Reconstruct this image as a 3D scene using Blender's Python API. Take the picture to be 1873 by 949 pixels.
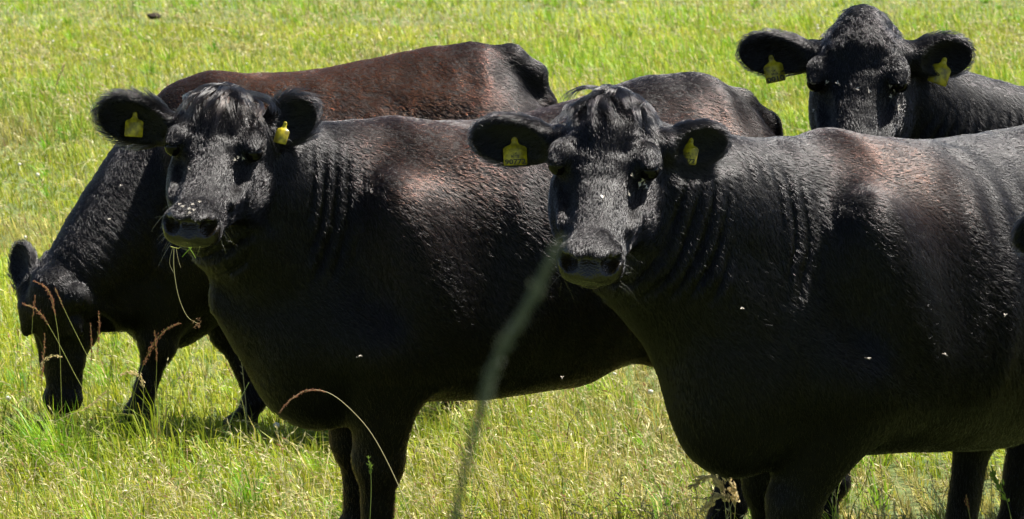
import bpy, math, random
import numpy as np
from mathutils import Vector, Matrix
random.seed(7)
rng = np.random.default_rng(11)
S = bpy.context.scene
for o in list(bpy.data.objects): bpy.data.objects.remove(o)
C = S.collection

# ------------------------------------------------------------------ camera
F_PX, CX, CY, CAM_H, HOR = 8000.0, 936.5, 474.5, 2.2, -350.0
PITCH = math.atan((CY - HOR) / F_PX)
cam_d = bpy.data.cameras.new('camera'); cam = bpy.data.objects.new('camera', cam_d); C.objects.link(cam)
cam.location = (0, 0, CAM_H); cam.rotation_euler = (math.pi/2 - PITCH, 0, 0)
cam_d.sensor_width = 36; cam_d.lens = 36*F_PX/1873
cam_d.clip_start = 0.05; cam_d.clip_end = 6000
cam_d.dof.use_dof = True; cam_d.dof.focus_distance = 12.0; cam_d.dof.aperture_fstop = 18.0
S.camera = cam
# ------------------------------------------------------------------ light
SUN = Vector((0.44, 0.24, 0.86)).normalized()
el = math.asin(SUN.z); az = math.atan2(SUN.x, SUN.y)
w = bpy.data.worlds.new('World'); S.world = w; w.use_nodes = True
nt = w.node_tree; sky = nt.nodes.new('ShaderNodeTexSky'); sky.sky_type = 'NISHITA'; sky.sun_disc = False
sky.sun_elevation = el; sky.sun_rotation = az
bg = nt.nodes['Background']; bg.inputs[1].default_value = 0.05
nt.links.new(sky.outputs[0], bg.inputs[0])
sd = bpy.data.lights.new('sun', 'SUN'); so = bpy.data.objects.new('sun', sd); C.objects.link(so)
sd.energy = 5.0; sd.angle = math.radians(0.5); sd.color = (1, 0.96, 0.89)
so.rotation_euler = SUN.to_track_quat('Z', 'Y').to_euler()
S.view_settings.view_transform = 'Standard'; S.view_settings.look = 'None'
S.view_settings.exposure = 1.45; S.view_settings.gamma = 1.0
S.render.engine = 'CYCLES'
S.cycles.use_denoising = True
S.cycles.max_bounces = 8; S.cycles.transparent_max_bounces = 8
S.cycles_curves.shape = 'RIBBONS' if hasattr(S, 'cycles_curves') else None

# ------------------------------------------------------------------ helpers
def PX(px, py, Y):
    u = (CY - py)/F_PX; x = (px - CX)/F_PX
    dy = math.cos(PITCH) + u*math.sin(PITCH); dz = -math.sin(PITCH) + u*math.cos(PITCH)
    t = Y/dy
    return np.array([x*t, Y, CAM_H + dz*t])

def tag(o, label=None, cat=None, group=None, kind=None):
    if label: o['label'] = label
    if cat: o['category'] = cat
    if group: o['group'] = group
    if kind: o['kind'] = kind
    return o
def empty(name, loc, rz=0, s=1):
    o = bpy.data.objects.new(name, None); C.objects.link(o)
    o.location = loc; o.rotation_euler = (0, 0, rz); o.scale = (s, s, s); o.empty_display_size = .1
    return o
def mesh_obj(name, V, Fq, mat, parent=None, attrs=None, smooth=True):
    """V (n,3); Fq list of (m,k) index arrays"""
    me = bpy.data.meshes.new(name)
    V = np.asarray(V, np.float32)
    me.vertices.add(len(V)); me.vertices.foreach_set('co', V.ravel())
    if not isinstance(Fq, list): Fq = [Fq]
    Fq = [np.asarray(f, np.int32) for f in Fq if len(f)]
    li = np.concatenate([f.ravel() for f in Fq])
    tot = np.concatenate([np.full(len(f), f.shape[1], np.int32) for f in Fq])
    st = np.concatenate([[0], np.cumsum(tot)[:-1]]).astype(np.int32)
    me.loops.add(len(li)); me.loops.foreach_set('vertex_index', li)
    me.polygons.add(len(tot)); me.polygons.foreach_set('loop_start', st); me.polygons.foreach_set('loop_total', tot)
    me.update(calc_edges=True)
    if smooth: me.polygons.foreach_set('use_smooth', np.ones(len(tot), bool))
    for k, a in (attrs or {}).items():
        a = np.asarray(a, np.float32)
        if a.ndim == 2:
            at = me.attributes.new(k, 'FLOAT_COLOR', 'POINT')
            if a.shape[1] == 3: a = np.concatenate([a, np.ones((len(a), 1), np.float32)], 1)
            at.data.foreach_set('color', a.ravel())
        else:
            at = me.attributes.new(k, 'FLOAT', 'POINT'); at.data.foreach_set('value', a)
    if mat: me.materials.append(mat)
    o = bpy.data.objects.new(name, me); C.objects.link(o)
    if parent: o.parent = parent
    return o
def curves_obj(name, P, R, mat, parent=None, col=None):
    """P (n,k,3) points, R (n,k) radii, col (n,3) per curve"""
    n, k = P.shape[:2]
    hc = bpy.data.hair_curves.new(name)
    hc.add_curves([k]*n)
    hc.attributes['position'].data.foreach_set('vector', P.astype(np.float32).ravel())
    at = hc.attributes.get('radius') or hc.attributes.new('radius', 'FLOAT', 'POINT')
    at.data.foreach_set('value', R.astype(np.float32).ravel())
    if col is not None:
        at = hc.attributes.new('tint', 'FLOAT_COLOR', 'CURVE')
        c4 = np.concatenate([col, np.ones((n, 1))], 1).astype(np.float32)
        at.data.foreach_set('color', c4.ravel())
    hc.materials.append(mat)
    o = bpy.data.objects.new(name, hc); C.objects.link(o)
    if parent: o.parent = parent
    return o

_ng = [rng.random((32, 32, 32)).astype(np.float32) for _ in range(4)]
def noise(P, freq=1.0, seed=0):
    g = _ng[seed % 4]
    Q = np.asarray(P, np.float32)*freq + 7.3*seed
    i = np.floor(Q).astype(int); f = Q - i; f = f*f*(3-2*f); i &= 31; j = (i+1) & 31
    x0, y0, z0 = i[..., 0], i[..., 1], i[..., 2]; x1, y1, z1 = j[..., 0], j[..., 1], j[..., 2]
    fx, fy, fz = f[..., 0], f[..., 1], f[..., 2]
    a = g[x0, y0, z0]*(1-fx)+g[x1, y0, z0]*fx; b = g[x0, y1, z0]*(1-fx)+g[x1, y1, z0]*fx
    c = g[x0, y0, z1]*(1-fx)+g[x1, y0, z1]*fx; d = g[x0, y1, z1]*(1-fx)+g[x1, y1, z1]*fx
    return (a*(1-fy)+b*fy)*(1-fz) + (c*(1-fy)+d*fy)*fz
def unit(v): return v/np.maximum(np.linalg.norm(v, axis=-1, keepdims=True), 1e-9)
def sstep(a, b, x):
    t = np.clip((x-a)/(b-a), 0, 1); return t*t*(3-2*t)

# ------------------------------------------------------------------ materials
def new_mat(name):
    m = bpy.data.materials.new(name); m.use_nodes = True
    return m, m.node_tree, m.node_tree.nodes['Principled BSDF']
def simple_mat(name, col, rough=.5, spec=.5, bump=0, bscale=200):
    m, t, b = new_mat(name)
    b.inputs['Base Color'].default_value = (*col, 1); b.inputs['Roughness'].default_value = rough
    b.inputs['Specular IOR Level'].default_value = spec
    if bump:
        n = t.nodes.new('ShaderNodeTexNoise'); n.inputs['Scale'].default_value = bscale
        bu = t.nodes.new('ShaderNodeBump'); bu.inputs['Strength'].default_value = bump; bu.inputs['Distance'].default_value = .004
        t.links.new(n.outputs[0], bu.inputs['Height']); t.links.new(bu.outputs[0], b.inputs['Normal'])
    return m
def hide_mat():
    m, t, b = new_mat('cow_hide')
    a = t.nodes.new('ShaderNodeAttribute'); a.attribute_name = 'tint'
    wv = t.nodes.new('ShaderNodeAttribute'); wv.attribute_name = 'wet'
    t.links.new(a.outputs['Color'], b.inputs['Base Color'])
    mr = t.nodes.new('ShaderNodeMapRange'); mr.inputs[3].default_value = .62; mr.inputs[4].default_value = .27
    t.links.new(wv.outputs['Fac'], mr.inputs[0]); t.links.new(mr.outputs[0], b.inputs['Roughness'])
    ms = t.nodes.new('ShaderNodeMapRange'); ms.inputs[3].default_value = .15; ms.inputs[4].default_value = .42
    t.links.new(wv.outputs['Fac'], ms.inputs[0]); t.links.new(ms.outputs[0], b.inputs['Specular IOR Level'])
    tc = t.nodes.new('ShaderNodeTexCoord')
    n = t.nodes.new('ShaderNodeTexVoronoi'); n.inputs['Scale'].default_value = 190
    t.links.new(tc.outputs['Object'], n.inputs['Vector'])
    bu = t.nodes.new('ShaderNodeBump'); bu.inputs['Strength'].default_value = .6; bu.inputs['Distance'].default_value = .002
    t.links.new(n.outputs['Distance'], bu.inputs['Height']); t.links.new(bu.outputs[0], b.inputs['Normal'])
    return m
def fur_mat():
    m = bpy.data.materials.new('cow_fur'); m.use_nodes = True; t = m.node_tree
    t.nodes.remove(t.nodes['Principled BSDF'])
    h = t.nodes.new('ShaderNodeBsdfHairPrincipled'); h.parametrization = 'COLOR'
    a = t.nodes.new('ShaderNodeAttribute'); a.attribute_name = 'tint'
    t.links.new(a.outputs['Color'], h.inputs['Color'])
    h.inputs['Roughness'].default_value = .17; h.inputs['Radial Roughness'].default_value = .22
    h.inputs['IOR'].default_value = 1.355
    h.inputs['Random Roughness'].default_value = .15
    t.links.new(h.outputs[0], t.nodes['Material Output'].inputs['Surface'])
    return m
M_HIDE = hide_mat(); M_FUR = fur_mat()
M_EYE = simple_mat('eye_wet_dark', (.004, .0032, .003), .07, .16)
def leaf_mat(name, rough=.45, trans=.45):
    m, t, b = new_mat(name)
    a = t.nodes.new('ShaderNodeAttribute'); a.attribute_name = 'tint'
    t.links.new(a.outputs['Color'], b.inputs['Base Color'])
    b.inputs['Roughness'].default_value = rough; b.inputs['Specular IOR Level'].default_value = .2
    tr = t.nodes.new('ShaderNodeBsdfTranslucent'); t.links.new(a.outputs['Color'], tr.inputs['Color'])
    mx = t.nodes.new('ShaderNodeMixShader'); mx.inputs[0].default_value = trans
    t.links.new(b.outputs[0], mx.inputs[1]); t.links.new(tr.outputs[0], mx.inputs[2])
    t.links.new(mx.outputs[0], t.nodes['Material Output'].inputs['Surface'])
    return m
M_LEAF = leaf_mat('grass_blade', .45, .38)
M_STRAW = leaf_mat('dry_grass', .5, .3)

# ------------------------------------------------------------------ terrain
def ground_z(x, y):
    x = np.asarray(x, float); y = np.asarray(y, float)
    bank = .78*(1 - sstep(3.0, 8.0, y))
    q = np.hypot(x, y); und = .05*np.sin(q*.21+1)*sstep(18, 30, q)
    return bank + und
def build_ground():
    ys = np.concatenate([np.linspace(-60, 0, 7)[:-1], np.linspace(0, 12, 40)[:-1], np.linspace(12, 80, 80)[:-1], np.geomspace(80, 4000, 30)])
    xs = np.concatenate([-np.geomspace(40, 3000, 20)[::-1], np.linspace(-40, 40, 61)[1:-1], np.geomspace(40, 3000, 20)])
    X, Y = np.meshgrid(xs, ys, indexing='ij'); Z = ground_z(X, Y)
    V = np.stack([X, Y, Z], -1).reshape(-1, 3); nx, ny = X.shape
    i = np.arange(nx*ny).reshape(nx, ny)
    Fq = np.stack([i[:-1, :-1], i[1:, :-1], i[1:, 1:], i[:-1, 1:]], -1).reshape(-1, 4)
    m, t, b = new_mat('pasture_soil')
    tc = t.nodes.new('ShaderNodeTexCoord')
    n1 = t.nodes.new('ShaderNodeTexNoise'); n1.inputs['Scale'].default_value = 1.1; n1.inputs['Detail'].default_value = 8
    n2 = t.nodes.new('ShaderNodeTexNoise'); n2.inputs['Scale'].default_value = 25; n2.inputs['Detail'].default_value = 6
    r = t.nodes.new('ShaderNodeValToRGB'); e = r.color_ramp.elements
    e[0].position = .35; e[0].color = (.05, .085, .012, 1); e[1].position = .68; e[1].color = (.14, .16, .035, 1)
    ad = t.nodes.new('ShaderNodeMath'); ad.operation = 'MULTIPLY_ADD'; ad.inputs[1].default_value = .5
    hf = t.nodes.new('ShaderNodeMath'); hf.operation = 'MULTIPLY'; hf.inputs[1].default_value = .5
    t.links.new(tc.outputs['Object'], n1.inputs[0]); t.links.new(tc.outputs['Object'], n2.inputs[0])
    t.links.new(n2.outputs[0], hf.inputs[0]); t.links.new(n1.outputs[0], ad.inputs[0]); t.links.new(hf.outputs[0], ad.inputs[2])
    t.links.new(ad.outputs[0], r.inputs[0]); t.links.new(r.outputs[0], b.inputs['Base Color'])
    b.inputs['Roughness'].default_value = .9
    bu = t.nodes.new('ShaderNodeBump'); bu.inputs['Distance'].default_value = .05; bu.inputs['Strength'].default_value = .8
    t.links.new(n2.outputs[0], bu.inputs['Height']); t.links.new(bu.outputs[0], b.inputs['Normal'])
    o = mesh_obj('ground', V, Fq, m); o['kind'] = 'structure'
build_ground()

# ------------------------------------------------------------------ implicit surfaces
def smin(a, b, k):
    h = np.clip(.5+.5*(b-a)/k, 0, 1); return b*(1-h)+a*h - k*h*(1-h)
def smax(a, b, k): return -smin(-a, -b, k)
class Body:
    def __init__(s): s.p = []
    def add(s, f, lo, hi, k, op='u'): s.p.append((f, np.array(lo, float), np.array(hi, float), k, op))
    def ell(s, c, r, k=.05, op='u', R=None):
        c = np.array(c, float); r = np.array(r, float)
        R = np.eye(3) if R is None else R
        e = np.sqrt(((R*r)**2).sum(1))
        def f(X, Y, Z):
            dx, dy, dz = X-c[0], Y-c[1], Z-c[2]
            a = (dx*R[0, 0]+dy*R[1, 0]+dz*R[2, 0]); b = (dx*R[0, 1]+dy*R[1, 1]+dz*R[2, 1]); d = (dx*R[0, 2]+dy*R[1, 2]+dz*R[2, 2])
            k0 = np.sqrt((a/r[0])**2+(b/r[1])**2+(d/r[2])**2); k1 = np.sqrt((a/r[0]**2)**2+(b/r[1]**2)**2+(d/r[2]**2)**2)
            return k0*(k0-1)/np.maximum(k1, 1e-6)
        s.add(f, c-e, c+e, k, op)
    def cone(s, a, b, ra, rb, k=.04, op='u'):
        a = np.array(a, float); b = np.array(b, float); ab = b-a; L = (ab**2).sum()
        def f(X, Y, Z):
            t = np.clip(((X-a[0])*ab[0]+(Y-a[1])*ab[1]+(Z-a[2])*ab[2])/L, 0, 1)
            return np.sqrt((X-a[0]-t*ab[0])**2+(Y-a[1]-t*ab[1])**2+(Z-a[2]-t*ab[2])**2) - (ra+(rb-ra)*t)
        s.add(f, np.minimum(a-ra, b-rb), np.maximum(a+ra, b+rb), k, op)
    def chain(s, pts, rs, k=.04):
        for i in range(len(pts)-1): s.cone(pts[i], pts[i+1], rs[i], rs[i+1], k)
    def loft(s, xs, top, bot, hw, k=.05, M=None, o=None, n=2.3, taper=.35, op='u'):
        """body of cross-sections along local x; M columns = local axes, o = origin"""
        M = np.eye(3) if M is None else M; o = np.zeros(3) if o is None else o
        xs, top, bot, hw = map(np.array, (xs, top, bot, hw))
        xx = np.linspace(xs[0], xs[-1], 160)
        def cr(v):   # smooth resample
            y = np.interp(xx, xs, v); ker = np.hanning(15); ker /= ker.sum()
            yp = np.pad(y, 7, mode='edge'); return np.convolve(yp, ker, 'valid')
        T, B, H = cr(top), cr(bot), cr(hw)
        def f(X, Y, Z):
            dx, dy, dz = X-o[0], Y-o[1], Z-o[2]
            a = dx*M[0, 0]+dy*M[1, 0]+dz*M[2, 0]; b = dx*M[0, 1]+dy*M[1, 1]+dz*M[2, 1]; c = dx*M[0, 2]+dy*M[1, 2]+dz*M[2, 2]
            ac = np.clip(a, xs[0], xs[-1])
            t = np.interp(ac, xx, T); bo = np.interp(ac, xx, B); h = np.interp(ac, xx, H)
            m = (t+bo)/2; r = (t-bo)/2; q = (c-m)/r
            hh = h*(1-taper*np.clip(q, -1, 1)*.5)
            g = ((np.abs(b)/hh)**n + np.abs(q)**n)**(1/n)
            d = (g-1)*np.minimum(h, r)
            e = np.abs(a-ac)
            return np.where(e > 0, np.sqrt(np.maximum(d, 0)**2+e**2)+np.minimum(d, 0), d)
        P = []
        for a in (xs[0], xs[-1]):
            for b in (-hw.max()*1.2, hw.max()*1.2):
                for c in (bot.min(), top.max()): P.append(o+M@np.array([a, b, c]))
        P = np.array(P); s.add(f, P.min(0), P.max(0), k, op)
    def mesh(s, fine_lo, fine_hi, fs=.006, cs=.014):
        lo = np.min([p[1] for p in s.p if p[4] == 'u'], 0)-.06; hi = np.max([p[2] for p in s.p if p[4] == 'u'], 0)+.06
        ax = []
        for i in range(3):
            a, b = max(lo[i], fine_lo[i]), min(hi[i], fine_hi[i])
            g = [np.arange(lo[i], a-cs*.5, cs), np.arange(a, b, fs), np.arange(b, hi[i]+cs, cs)]
            ax.append(np.unique(np.round(np.concatenate(g), 5)).astype(np.float32))
        D = np.full([len(a) for a in ax], 1.0, np.float32)
        for f, l, h, k, op in s.p:
            m = k+.03
            sl = tuple(slice(max(np.searchsorted(ax[i], l[i]-m)-1, 0), np.searchsorted(ax[i], h[i]+m)+1) for i in range(3))
            X = ax[0][sl[0]][:, None, None]; Y = ax[1][sl[1]][None, :, None]; Z = ax[2][sl[2]][None, None, :]
            v = f(X, Y, Z).astype(np.float32)
            D[sl] = smin(D[sl], v, k) if op == 'u' else smax(D[sl], -v, k)
        return surface_nets(D, ax)
def surface_nets(D, ax):
    ins = D < 0
    nx, ny, nz = D.shape
    s = np.zeros((nx-1, ny-1, nz-1), np.int8)
    for i in (0, 1):
        for j in (0, 1):
            for k in (0, 1): s += ins[i:nx-1+i, j:ny-1+j, k:nz-1+k]
    act = np.argwhere((s > 0) & (s < 8))
    idx = -np.ones(s.shape, np.int32); idx[tuple(act.T)] = np.arange(len(act))
    acc = np.zeros((len(act), 3)); cnt = np.zeros(len(act))
    cor = [(0, 0, 0), (1, 0, 0), (0, 1, 0), (1, 1, 0), (0, 0, 1), (1, 0, 1), (0, 1, 1), (1, 1, 1)]
    for a in range(8):
        for b in range(a+1, 8):
            if sum(abs(cor[a][q]-cor[b][q]) for q in range(3)) != 1: continue
            ia = act+cor[a]; ib = act+cor[b]
            da = D[tuple(ia.T)]; db = D[tuple(ib.T)]
            m = (da < 0) != (db < 0)
            t = np.where(m, da/np.where(m, da-db, 1), 0)
            for q in range(3):
                pa = ax[q][ia[:, q]]; pb = ax[q][ib[:, q]]
                acc[:, q] += np.where(m, pa+t*(pb-pa), 0)
            cnt += m
    V = acc/cnt[:, None]
    quads = []
    for axis in range(3):
        sl0 = [slice(None)]*3; sl1 = [slice(None)]*3
        sl0[axis] = slice(0, -1); sl1[axis] = slice(1, None)
        a = ins[tuple(sl0)]; b = ins[tuple(sl1)]
        o1, o2 = [q for q in range(3) if q != axis]
        e = np.argwhere(a != b)
        e = e[(e[:, o1] > 0) & (e[:, o2] > 0) & (e[:, o1] < D.shape[o1]-1) & (e[:, o2] < D.shape[o2]-1)]
        def cell(d1, d2):
            c = e.copy(); c[:, o1] -= d1; c[:, o2] -= d2; return idx[tuple(c.T)]
        q = np.stack([cell(1, 1), cell(0, 1), cell(0, 0), cell(1, 0)], 1)
        flip = a[tuple(e.T)]
        if axis == 1: flip = ~flip
        q[~flip] = q[~flip][:, ::-1]
        quads.append(q)
    return V, np.concatenate(quads)
def vnormals(V, Q):
    n = np.cross(V[Q[:, 2]]-V[Q[:, 0]], V[Q[:, 3]]-V[Q[:, 1]])
    N = np.zeros_like(V)
    for i in range(4):
        for q in range(3): N[:, q] += np.bincount(Q[:, i], n[:, q], len(V))
    return unit(N)

def bez(a, b, c, n=7):
    t = np.linspace(0, 1, n)[:, None]; return (1-t)**2*a+2*t*(1-t)*b+t*t*c

# ------------------------------------------------------------------ the cow
def ico(c, r, n=2):
    import bmesh
    bm = bmesh.new(); bmesh.ops.create_icosphere(bm, subdivisions=n, radius=1)
    V = np.array([v.co[:] for v in bm.verts])*r+c; F = np.array([[v.index for v in f.verts] for f in bm.faces]); bm.free()
    return V, F

def make_cow(label, loc, yaw, s, head, feet, coat, **kw):
    """head: dict(pos world, gaze deg (azimuth, 0 = to the camera, + = to screen right), down deg, roll deg, ear=...)"""
    root = empty('cow', (loc[0], loc[1], 0), yaw, s)
    tag(root, label, 'cow', 'black cattle standing in the pasture')
    cy, sy = math.cos(yaw), math.sin(yaw)
    Rw = np.array([[cy, -sy, 0], [sy, cy, 0], [0, 0, 1.]])        # local -> world
    L0 = np.array([loc[0], loc[1], 0.])
    toL = lambda p: Rw.T@(np.array(p, float)-L0)/s
    camL = toL((0, 0, CAM_H))
    # head frame in local
    g = math.radians(head['gaze']); d = math.radians(head['down'])
    hd = np.array([math.sin(g), -math.cos(g), 0]); f = hd*math.cos(d)+np.array([0, 0, -math.sin(d)])
    u = hd*math.sin(d)+np.array([0, 0, math.cos(d)]); l = np.cross(u, f)
    r_ = math.radians(head.get('roll', 0))
    l, u = l*math.cos(r_)+u*math.sin(r_), u*math.cos(r_)-l*math.sin(r_)
    H = Rw.T@np.stack([f, l, u], 1); ho = toL(head['pos']); hs = head.get('size', 1.0)
    hp = lambda x, y, z: ho + H@(np.array([x, y, z])*hs)
    B = Body()
    top = kw.get('top', {})
    xs = [-.84, -.76, -.62, -.45, -.2, .1, .35, .5, .62, .74, .82]
    tp = [1.19, 1.29, 1.35, 1.345, 1.31, 1.305, 1.335, 1.315, 1.26, 1.12, .98]
    bt = [.86, .72, .62, .585, .50, .485, .49, .48, .475, .52, .68]
    hw = [.17, .25, .29, .325, .375, .385, .33, .275, .235, .17, .09]
    tp = [a+b for a, b in zip(tp, kw.get('dtop', [0]*11))]; bt = [a+b for a, b in zip(bt, kw.get('dbot', [0]*11))]
    hw = [a*kw.get('wide', 1) for a in hw]
    B.loft(xs, tp, bt, hw, .05, n=2.15, taper=.42)
    rump = kw.get('rump', 0)
    for sd_ in (-1, 1):
        y = sd_
        B.ell((.40, y*.235, .90), (.15, .11, .30), .09, R=rot_y(12))               # shoulder
        B.ell((.50, y*.215, .74), (.11, .09, .13), .07)
        B.ell((.585, y*.31, .98), (.05, .07, .22), .09, 's', R=rot_y(20))                              # point of shoulder / upper arm
        B.ell((-.58, y*.20, .92), (.25, .13, .30), .12, R=rot_y(-8))                # thigh
        B.ell((-.42, y*kw.get('hook', .235), 1.235+rump), (.09, .06, .045), .09)                     # hook bone
        B.ell((-.79, y*.115, 1.17+rump), (.06, .05, .06), .07)                       # pin bone
        if kw.get('hollow', 1): B.ell((-.26, y*.41*kw.get('wide', 1), 1.14), (.11, .06, .10), .16, 's')     # hollow of the flank
        B.ell((.20, y*.41*kw.get('wide', 1), .98), (.07, .06, .22), .10, 's')       # behind the shoulder
        B.ell((-.36, y*.42*kw.get('wide', 1), .78), (.09, .09, .16), .12, 's')      # before the stifle
        B.ell((-.40, y*.22, .76), (.10, .07, .12), .09)
    # neck
    W = np.array([.36, 0, 1.19+kw.get('dcrest', 0)]); Mi = np.array([.50, 0, 1.0]); Br = np.array([kw.get('brisket', (.71, 0))[0]-.05, 0, .74])
    Hp, Hm, Ht = [hp(*q) for q in kw.get('occ', ((-.13, 0, -.035), (-.12, 0, -.075), (-.10, 0, -.105)))]
    nk = np.array(kw.get('neck_bend', (.20, 0, .0)))
    for a, e, ra, rb, ad in ((W, Hp, .125, .085, (0, 0, 0)), (Mi, Hm, .19, .105, (0, 0, 0)), (Br, Ht, .17, .070, kw.get('throat', (-.13, 0, .02))),
                             ((Mi+Br)/2, (Hm+Ht)/2, .18, .085, (.02, 0, -.02)), ((W+Mi)/2, (Hm+Hp)/2, .165, .095, (0, 0, .02))):
        pts = bez(a, (a+e)/2+nk+np.array(ad), e); B.chain(pts, np.linspace(ra, rb, 7), .06)
    neck_path = bez((W+Mi)/2, ((W+Mi)/2+(Hm+Hp)/2)/2+nk, (Hm+Hp)/2, 24)
    # brisket
    bx, bz = kw.get('brisket', (.715, .655)); B.ell((bx, 0, bz), (.155, .115, .18), .11)
    # legs
    fl = feet
    def foot(q):
        if abs(q[0]) < 5: return q
        v = toL((PX(q[0], 0, q[1])[0], q[1], 0)); return v[0]-.05, v[1]
    for i, (fx, fy) in enumerate(map(foot, fl['front'])):
        y = 1 if i == 0 else -1
        kn = np.array([.46*.4+fx*.6+.0, y*.17*.4+fy*.6, .37]); ft = np.array([fx-.0, fy, .13])
        B.cone((.44, y*.20, .70), kn+(0, 0, .03), .12, .062, .06)
        B.ell(kn, (.062, .055, .07), .04)
        B.cone(kn, ft, .045, .037, .03); B.ell(ft, (.045, .04, .04), .03)
        B.cone(ft, (fx+.05, fy, .05), .038, .045, .03); B.ell((fx+.055, fy, .035), (.07, .052, .045), .02)
    for i, (fx, fy) in enumerate(map(foot, fl['hind'])):
        y = 1 if i == 0 else -1
        hk = np.array([fx-.07, fy, .47]); ft = np.array([fx, fy, .14])
        B.cone((-.54, y*.19, .80), hk, .16, .068, .08); B.cone((-.66, y*.17, .85), hk+(.0, 0, .03), .13, .06, .06)
        B.ell(hk+(-.015, 0, .02), (.062, .048, .075), .03)
        B.cone(hk, ft, .052, .040, .03); B.ell(ft, (.047, .042, .042), .03)
        B.cone(ft, (fx+.05, fy, .05), .04, .047, .03); B.ell((fx+.055, fy, .035), (.07, .055, .045), .02)
    # tail
    tz = 1.335+kw.get('tail_up', 0)
    tl = [(-.60, 0, tz-.03), (-.74, 0, tz-.01), (-.82, 0, tz-.06), (-.865, 0, tz-.17), (-.885, 0, tz-.36), (-.90, .01, .75), (-.88, .02, .5)]
    B.chain([np.array(t) for t in tl], [.055, .05, .042, .034, .028, .022, .03], .045)
    B.ell((-.88, .02, .42), (.04, .04, .12), .04)
    # ---- head
    HM = H*1.0
    hl = lambda v: [a*hs for a in v]
    B.loft(hl([-.19, -.14, -.07, 0, .06, .12, .18, .235, .285, .315]),
           hl([.055, .085, .092, .075, .052, .036, .026, .020, .008, -.02]),
           hl([-.06, -.13, -.165, -.165, -.152, -.132, -.112, -.098, -.086, -.068]),
           hl([.07, .105, .115, .112, .096, .078, .067, .064, .068, .055]), .03*hs, M=HM, o=ho, n=2.4, taper=.38)
    for y in (-1, 1):
        B.ell(hp(-.022, y*.092, .042), np.array((.045, .034, .034))*hs, .035, R=HM)      # brow / orbit
        B.ell(hp(-.03, y*.085, -.10), np.array((.10, .036, .08))*hs, .04, R=HM)          # cheek
        B.ell(hp(.08, y*.078, -.03), np.array((.09, .018, .02))*hs, .03, R=HM)           # facial crest
        B.ell(hp(.095, y*.088, .022), np.array((.060, .026, .034))*hs, .03, 's', R=HM)
        B.ell(hp(.285, y*.022, .010), np.array((.05, .026, .012))*hs, .02, R=HM)       # hollow beside the nose bridge
        B.ell(hp(.282, y*.046, -.026), np.array((.043, .027, .034))*hs, .016, R=HM)          # nostril wings
        B.ell(hp(.322, y*.043, -.020), np.array((.042, .0185, .019))*hs, .006, 's', R=HM)  # nostrils
        B.ell(hp(.312, y*.060, -.013), np.array((.030, .013, .009))*hs, .008, 's', R=HM)
        B.ell(hp(.008, y*.121, .032), np.array((.025, .022, .017))*hs, .010, 's', R=HM)
        B.ell(hp(.005, y*.103, .053), np.array((.030, .020, .009))*hs, .012, R=HM)    # eye opening
    B.ell(hp(-.165, 0, .045), np.array((.060, .065, .070))*hs, .05, R=HM)                  # poll
    B.ell(hp(-.10, 0, .07), np.array((.07, .075, .04))*hs, .05, R=HM)
    B.ell(hp(.288, 0, -.056), np.array((.033, .057, .028))*hs, .022, R=HM)                 # muzzle pad
    B.ell(hp(.228, 0, -.090), np.array((.068, .046, .022))*hs, .025, R=HM)                   # lower jaw
    B.ell(hp(.303, 0, -.087), np.array((.035, .07, .003))*hs, .008, 's', R=HM)              # mouth
    ears = []
    for y, e in ((1, head['ear_l']), (-1, head['ear_r'])):
        # e: where the ear tip is (world), how far the opening turns downwards (deg)
        tip, op = e[:2]
        base = hp(-.105, y*.105, .012)
        U = toL(tip)-base; ln = np.linalg.norm(U)/1.10; U = U/(ln*1.10)
        o0 = unit(camL-base)*.8+H[:, 2]*.2; o1 = unit(o0-U*(o0@U)); o2 = np.cross(U, o1)
        if o2[2] < 0: o2 = -o2
        c_, s_ = math.cos(math.radians(op)), math.sin(math.radians(op))
        Wd = o1*c_-o2*s_; Vd = o2*c_+o1*s_
        E = np.stack([U, Vd, Wd], 1)
        hh = (e[2] if len(e) > 2 else head.get('ear_h', .062))*hs
        ctr = base+U*(ln*.64)
        B.cone(base-U*.03, base+U*.05, .05*hs, .034*hs, .03)
        B.cone(base+U*.03, ctr, .034*hs, .026*hs, .025)
        B.ell(ctr, (ln*.46, hh, .032*hs), .03, R=E)
        B.ell(ctr+Wd*.031*hs+U*.006-Vd*.006, (ln*.45, hh*.88, .037*hs), .010, 's', R=E)
        ears.append((base, U, Vd, Wd, ln, hh, ctr))
    ext = [hp(x, y, z) for x in (-.25, .38) for y in (-.16, .16) for z in (-.2, .15)]+[e[0]+e[1]*e[4]*1.2 for e in ears]
    ext = np.array(ext+([q+np.array(o_) for q in neck_path[int(24*kw['neckfine']):] for o_ in ((.1, .2, -.2), (-.1, -.2, .12))] if 'neckfine' in kw else []))
    V, Q = B.mesh(ext.min(0)-.03, ext.max(0)+.03, kw.get('fine', .0058), kw.get('coarse', .016))
    N = vnormals(V, Q)
    if np.sum(N*(V-V.mean(0))) < 0: N = -N; Q = Q[:, ::-1]
    # ---- regions
    hv = (V-ho)@H/hs                                            # head coordinates
    w_head = sstep(.04, -.02, np.maximum.reduce([-.22-hv[:, 0], hv[:, 0]-.42, np.abs(hv[:, 1])-.14, -.17-hv[:, 2]]))*sstep(-.18, -.06, hv[:, 0])
    w_ear = np.zeros(len(V)); earU = np.zeros_like(V)
    for (b0, U, Vd, Wd, ln, hh, ctr) in ears:
        q = V-b0; a = q@U
        m = sstep(.02, .05, a)*sstep(.10, .07, np.abs(q@Vd))*sstep(.07, .05, np.abs(q@Wd))*(a < ln*1.3)
        w_ear = np.maximum(w_ear, m); earU += m[:, None]*U
    # neck coordinate
    dd = np.linalg.norm(V[:, None, ::1]-neck_path[None], axis=2)
    ni = dd.argmin(1); nt_ = ni/23.0; nd = dd.min(1)
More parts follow.
